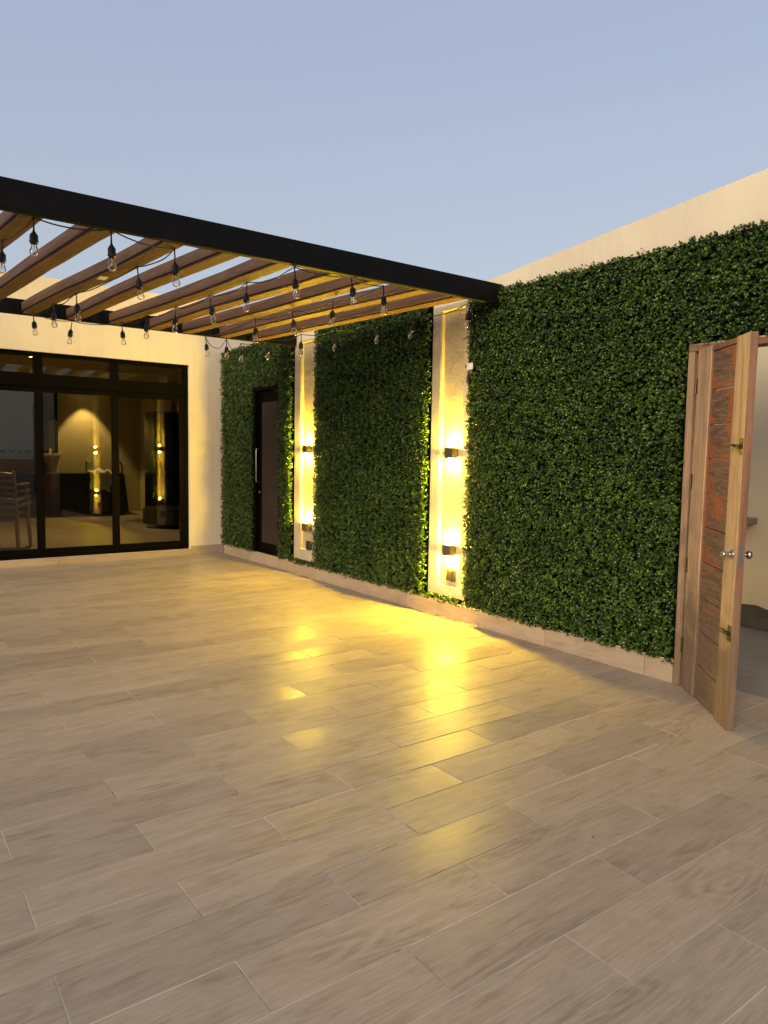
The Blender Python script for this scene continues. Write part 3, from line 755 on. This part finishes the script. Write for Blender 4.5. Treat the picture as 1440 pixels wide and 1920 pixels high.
def draped_table():
    r_ = root('draped_table', (3.6, 16.75, ZI), 'long table hidden under a floor-length black cloth', 'table')
    x0, x1, y0, y1, h = 2.45, 4.72, 16.45, 17.05, ZI+.93
    part('table_top', MB().box(x0+.02, x1-.02, y0+.02, y1-.02, h-.05, h-.008), M['frame'], r_)
    for sx in (x0+.06, x1-.1):
        for sy_ in (y0+.06, y1-.1): part('leg', MB().box(sx, sx+.04, sy_, sy_+.04, ZI, h-.051), M['frame'], r_)
    m = MB(); ring_ = []
    per = [(x0+(x1-x0)*i/36, y0) for i in range(36)]+[(x1, y0+(y1-y0)*i/10) for i in range(10)]+[(x1-(x1-x0)*i/36, y1) for i in range(36)]+[(x0, y1-(y1-y0)*i/10) for i in range(10)]
    n = len(per); vs = []
    for j, zf in enumerate((1, .97, .6, .3, 0)):
        for i, (px_, py_) in enumerate(per):
            amp = (1-zf)*.05; w = amp*math.sin(i*1.1+.4*math.sin(i*.7)); fl_ = (1-zf)*.04
            nx = 1 if px_ == x1 else (-1 if px_ == x0 else 0); ny = -1 if py_ == y0 else (1 if py_ == y1 else 0)
            vs.append((px_+nx*(w+fl_), py_+ny*(w+fl_)*.6, ZI+.01+(h-ZI-.01)*zf))
    fs = [(j*n+i, j*n+(i+1) % n, (j+1)*n+(i+1) % n, (j+1)*n+i) for j in range(4) for i in range(n)]+[tuple(range(n))]
    part('cloth', m.add(vs, fs), M['cloth_dark'], r_)
    bm = bmesh.new(); bmesh.ops.create_grid(bm, x_segments=26, y_segments=22, size=.5)
    for v in bm.verts:
        u, w = v.co.x, v.co.y+.5                       # w runs from the back over the front edge
        s = w*.75
        top_ = h+.012+.035*abs(math.sin(u*9+w*4))+.02*math.sin(u*17+w*7)
        if s < .35: v.co = Vector((4.18+u*.52+.03*math.sin(w*8), y0+.30-s, top_+.05*math.sin(u*5+1)*max(0, .3-s)*3))
        else: v.co = Vector((4.20+u*(.5-.25*(s-.35))+.02*math.sin(w*12), y0-.06-.03*math.sin(u*14), h+.02-(s-.35)*1.0+.03*math.sin(u*10)))
    m2 = MB().bm(bm)
    o = single('blanket', m2, M['cloth_pale'], 'crumpled pale cloth thrown over the black draped table', 'blanket', smooth=True)
    sm = o.modifiers.new('thick', 'SOLIDIFY'); sm.thickness = .012
draped_table()
single('speaker_box', MB().box(3.98, 4.12, 16.7, 16.85, ZI+.945, ZI+1.20, .008), M['jar'], 'small pale box standing on the black draped table', 'box')
def cabinet():
    r_ = root('tall_cabinet', (5.0, 14.2, ZI), 'tall glossy black cabinet at the back of the room', 'cabinet')
    part('body', MB().box(4.58, 5.28, 13.9, 14.55, ZI, 2.30, .006), M['black_gloss'], r_)
    part('cabinet_door', MB().box(4.585, 5.275, 13.875, 13.899, ZI+.06, 1.10, .004), M['black_gloss'], r_)
    part('cabinet_door', MB().box(4.585, 5.275, 13.875, 13.899, 1.11, 2.29, .004), M['black_gloss'], r_)
    part('handle', MB().box(4.62, 4.64, 13.855, 13.876, 1.2, 1.6, .003), M['chrome'], r_)
cabinet()
def drum():
    x, y = 4.55, 13.2
    r_ = root('drum_table', (x, y, ZI), 'round dark drum table on a ring base beside the cabinet', 'side table')
    part('drum', MB().lathe([(.40, ZI+.09), (.42, ZI+.10), (.42, ZI+.37), (.40, ZI+.385)], 40), M['drum'], r_)
    part('leg', MB().lathe([(.03, ZI+.012), (.03, ZI+.091)], 12, (x-x, 0, 0)), M['frame'], r_)
    part('base_ring', MB().lathe([(.40, ZI), (.40, ZI+.012), (.36, ZI+.012), (.36, ZI)], 40), M['jar'], r_)
    for c in r_.children: c.data.transform(Matrix.Translation((x, y, 0)))
drum()
def shelf_things():
    for i in range(9):
        x = 1.95+i*.17+random.uniform(-.03, .03); h = random.uniform(.10, .2); rr = random.uniform(.03, .05)
        if 2.15 < x < 2.30: continue
        m = MB().lathe([(rr, 1.4475), (rr*1.05, 1.45+h*.5), (rr*.9, 1.45+h*.75), (rr*.5, 1.45+h*.85), (rr*.5, 1.45+h)], 10)
        for k, v in enumerate(m.v): m.v[k] = (v[0]+x, v[1]+17.12, v[2])
        single('jar', m, M['jar'], 'small pale jar on the window sill inside the room', 'jar', 'jars on the inside window sill')
shelf_things()
def downlight(x, y, pw, label, size=70):
    r_ = root('downlight', (x, y, 2.97), label, 'ceiling light', 'recessed downlights in the room')
    part('trim', MB().lathe([(.06, 2.985), (.06, 2.999), (.045, 2.999), (.042, 2.985)], 20, (x, y, 0), cap=False), M['jar'], r_)
    part('lens', MB().lathe([(.043, 2.992), (.043, 2.998)], 20, (x, y, 0)), M['lens_on'], r_)
    L = bpy.data.lights.new('downlight_spot', 'SPOT'); L.energy = pw; L.color = (1, .76, .34); L.spot_size = math.radians(size); L.spot_blend = .35; L.shadow_soft_size = .03
    o = bpy.data.objects.new('downlight_spot', L); COL.objects.link(o); o.parent = r_; o.location = (0, 0, .005)
downlight(4.05, 16.85, 100, 'recessed downlight above the draped table')
downlight(5.95, 16.85, 60, 'recessed downlight above the passage behind the cabinet')
downlight(2.2, 12.6, 100, 'added unseen downlight brightening the middle of the room', 110)  # unseen lamp added as ambient light for the room and chairs

# ------------------------------------------------------------------ fallen bits on the floor
deb = MB()
for i in range(70):
    x, y = random.uniform(.4, 4.25), random.uniform(1.6, 8.5)
    if i > 40: x = XW-.02-abs(random.gauss(0, .06)); y = random.uniform(2.7, 9)
    s = random.uniform(.003, .008); a = random.uniform(0, 6.28); c, d = math.cos(a)*s, math.sin(a)*s
    deb.add([(x-c, y-d, .0012), (x+d*.5, y-c*.5, .004), (x+c, y+d, .0015), (x-d*.5, y+c*.5, .003)], [(0, 1, 2), (0, 2, 3)])
tag(part('leaf_litter', deb, plain('dry_leaf_bits', (.05, .045, .03), .8), None, kind='stuff'), 'tiny dry leaf bits scattered on the floor tiles', 'litter')

# ------------------------------------------------------------------ a bird far up in the sky
def bird():
    d = fw+rt*((1161-720)/F_PX)+up*((960-25)/F_PX); p = EYE+d*48
    bm = MB()
    bm.tube([(-.16, 0, 0), (-.12, 0, .012), (-.04, 0, .01), (.06, 0, 0), (.13, 0, -.005), (.22, 0, 0)], [.006, .022, .034, .032, .018, .012], 8)
    w = MB()
    for s_ in (-1, 1):
        pr = [(-.07, .02, .015), (-.10, .20, .06), (-.02, .40, .03), (.02, .41, .028), (.0, .22, .055), (.06, .02, .012)]
        vs = [(x, s_*y, z+t) for t in (0, .008) for x, y, z in pr]
        w.add(vs, [(0, 1, 4, 5), (1, 2, 3, 4), (6, 11, 10, 7), (7, 10, 9, 8)]+[(k, k+6, (k+1) % 6+6, (k+1) % 6) for k in range(6)])
    r_ = root('bird', p, 'small grey bird gliding high in the empty sky', 'bird')
    m = plain('bird_plumage', (.42, .42, .45), .8)
    part('body', bm, m, r_, True, local=True); part('wing', w, m, r_, local=True)
    r_.rotation_euler = (math.radians(60), math.radians(18), math.radians(-50)); r_.scale = (.62, .62, .62)
bird()
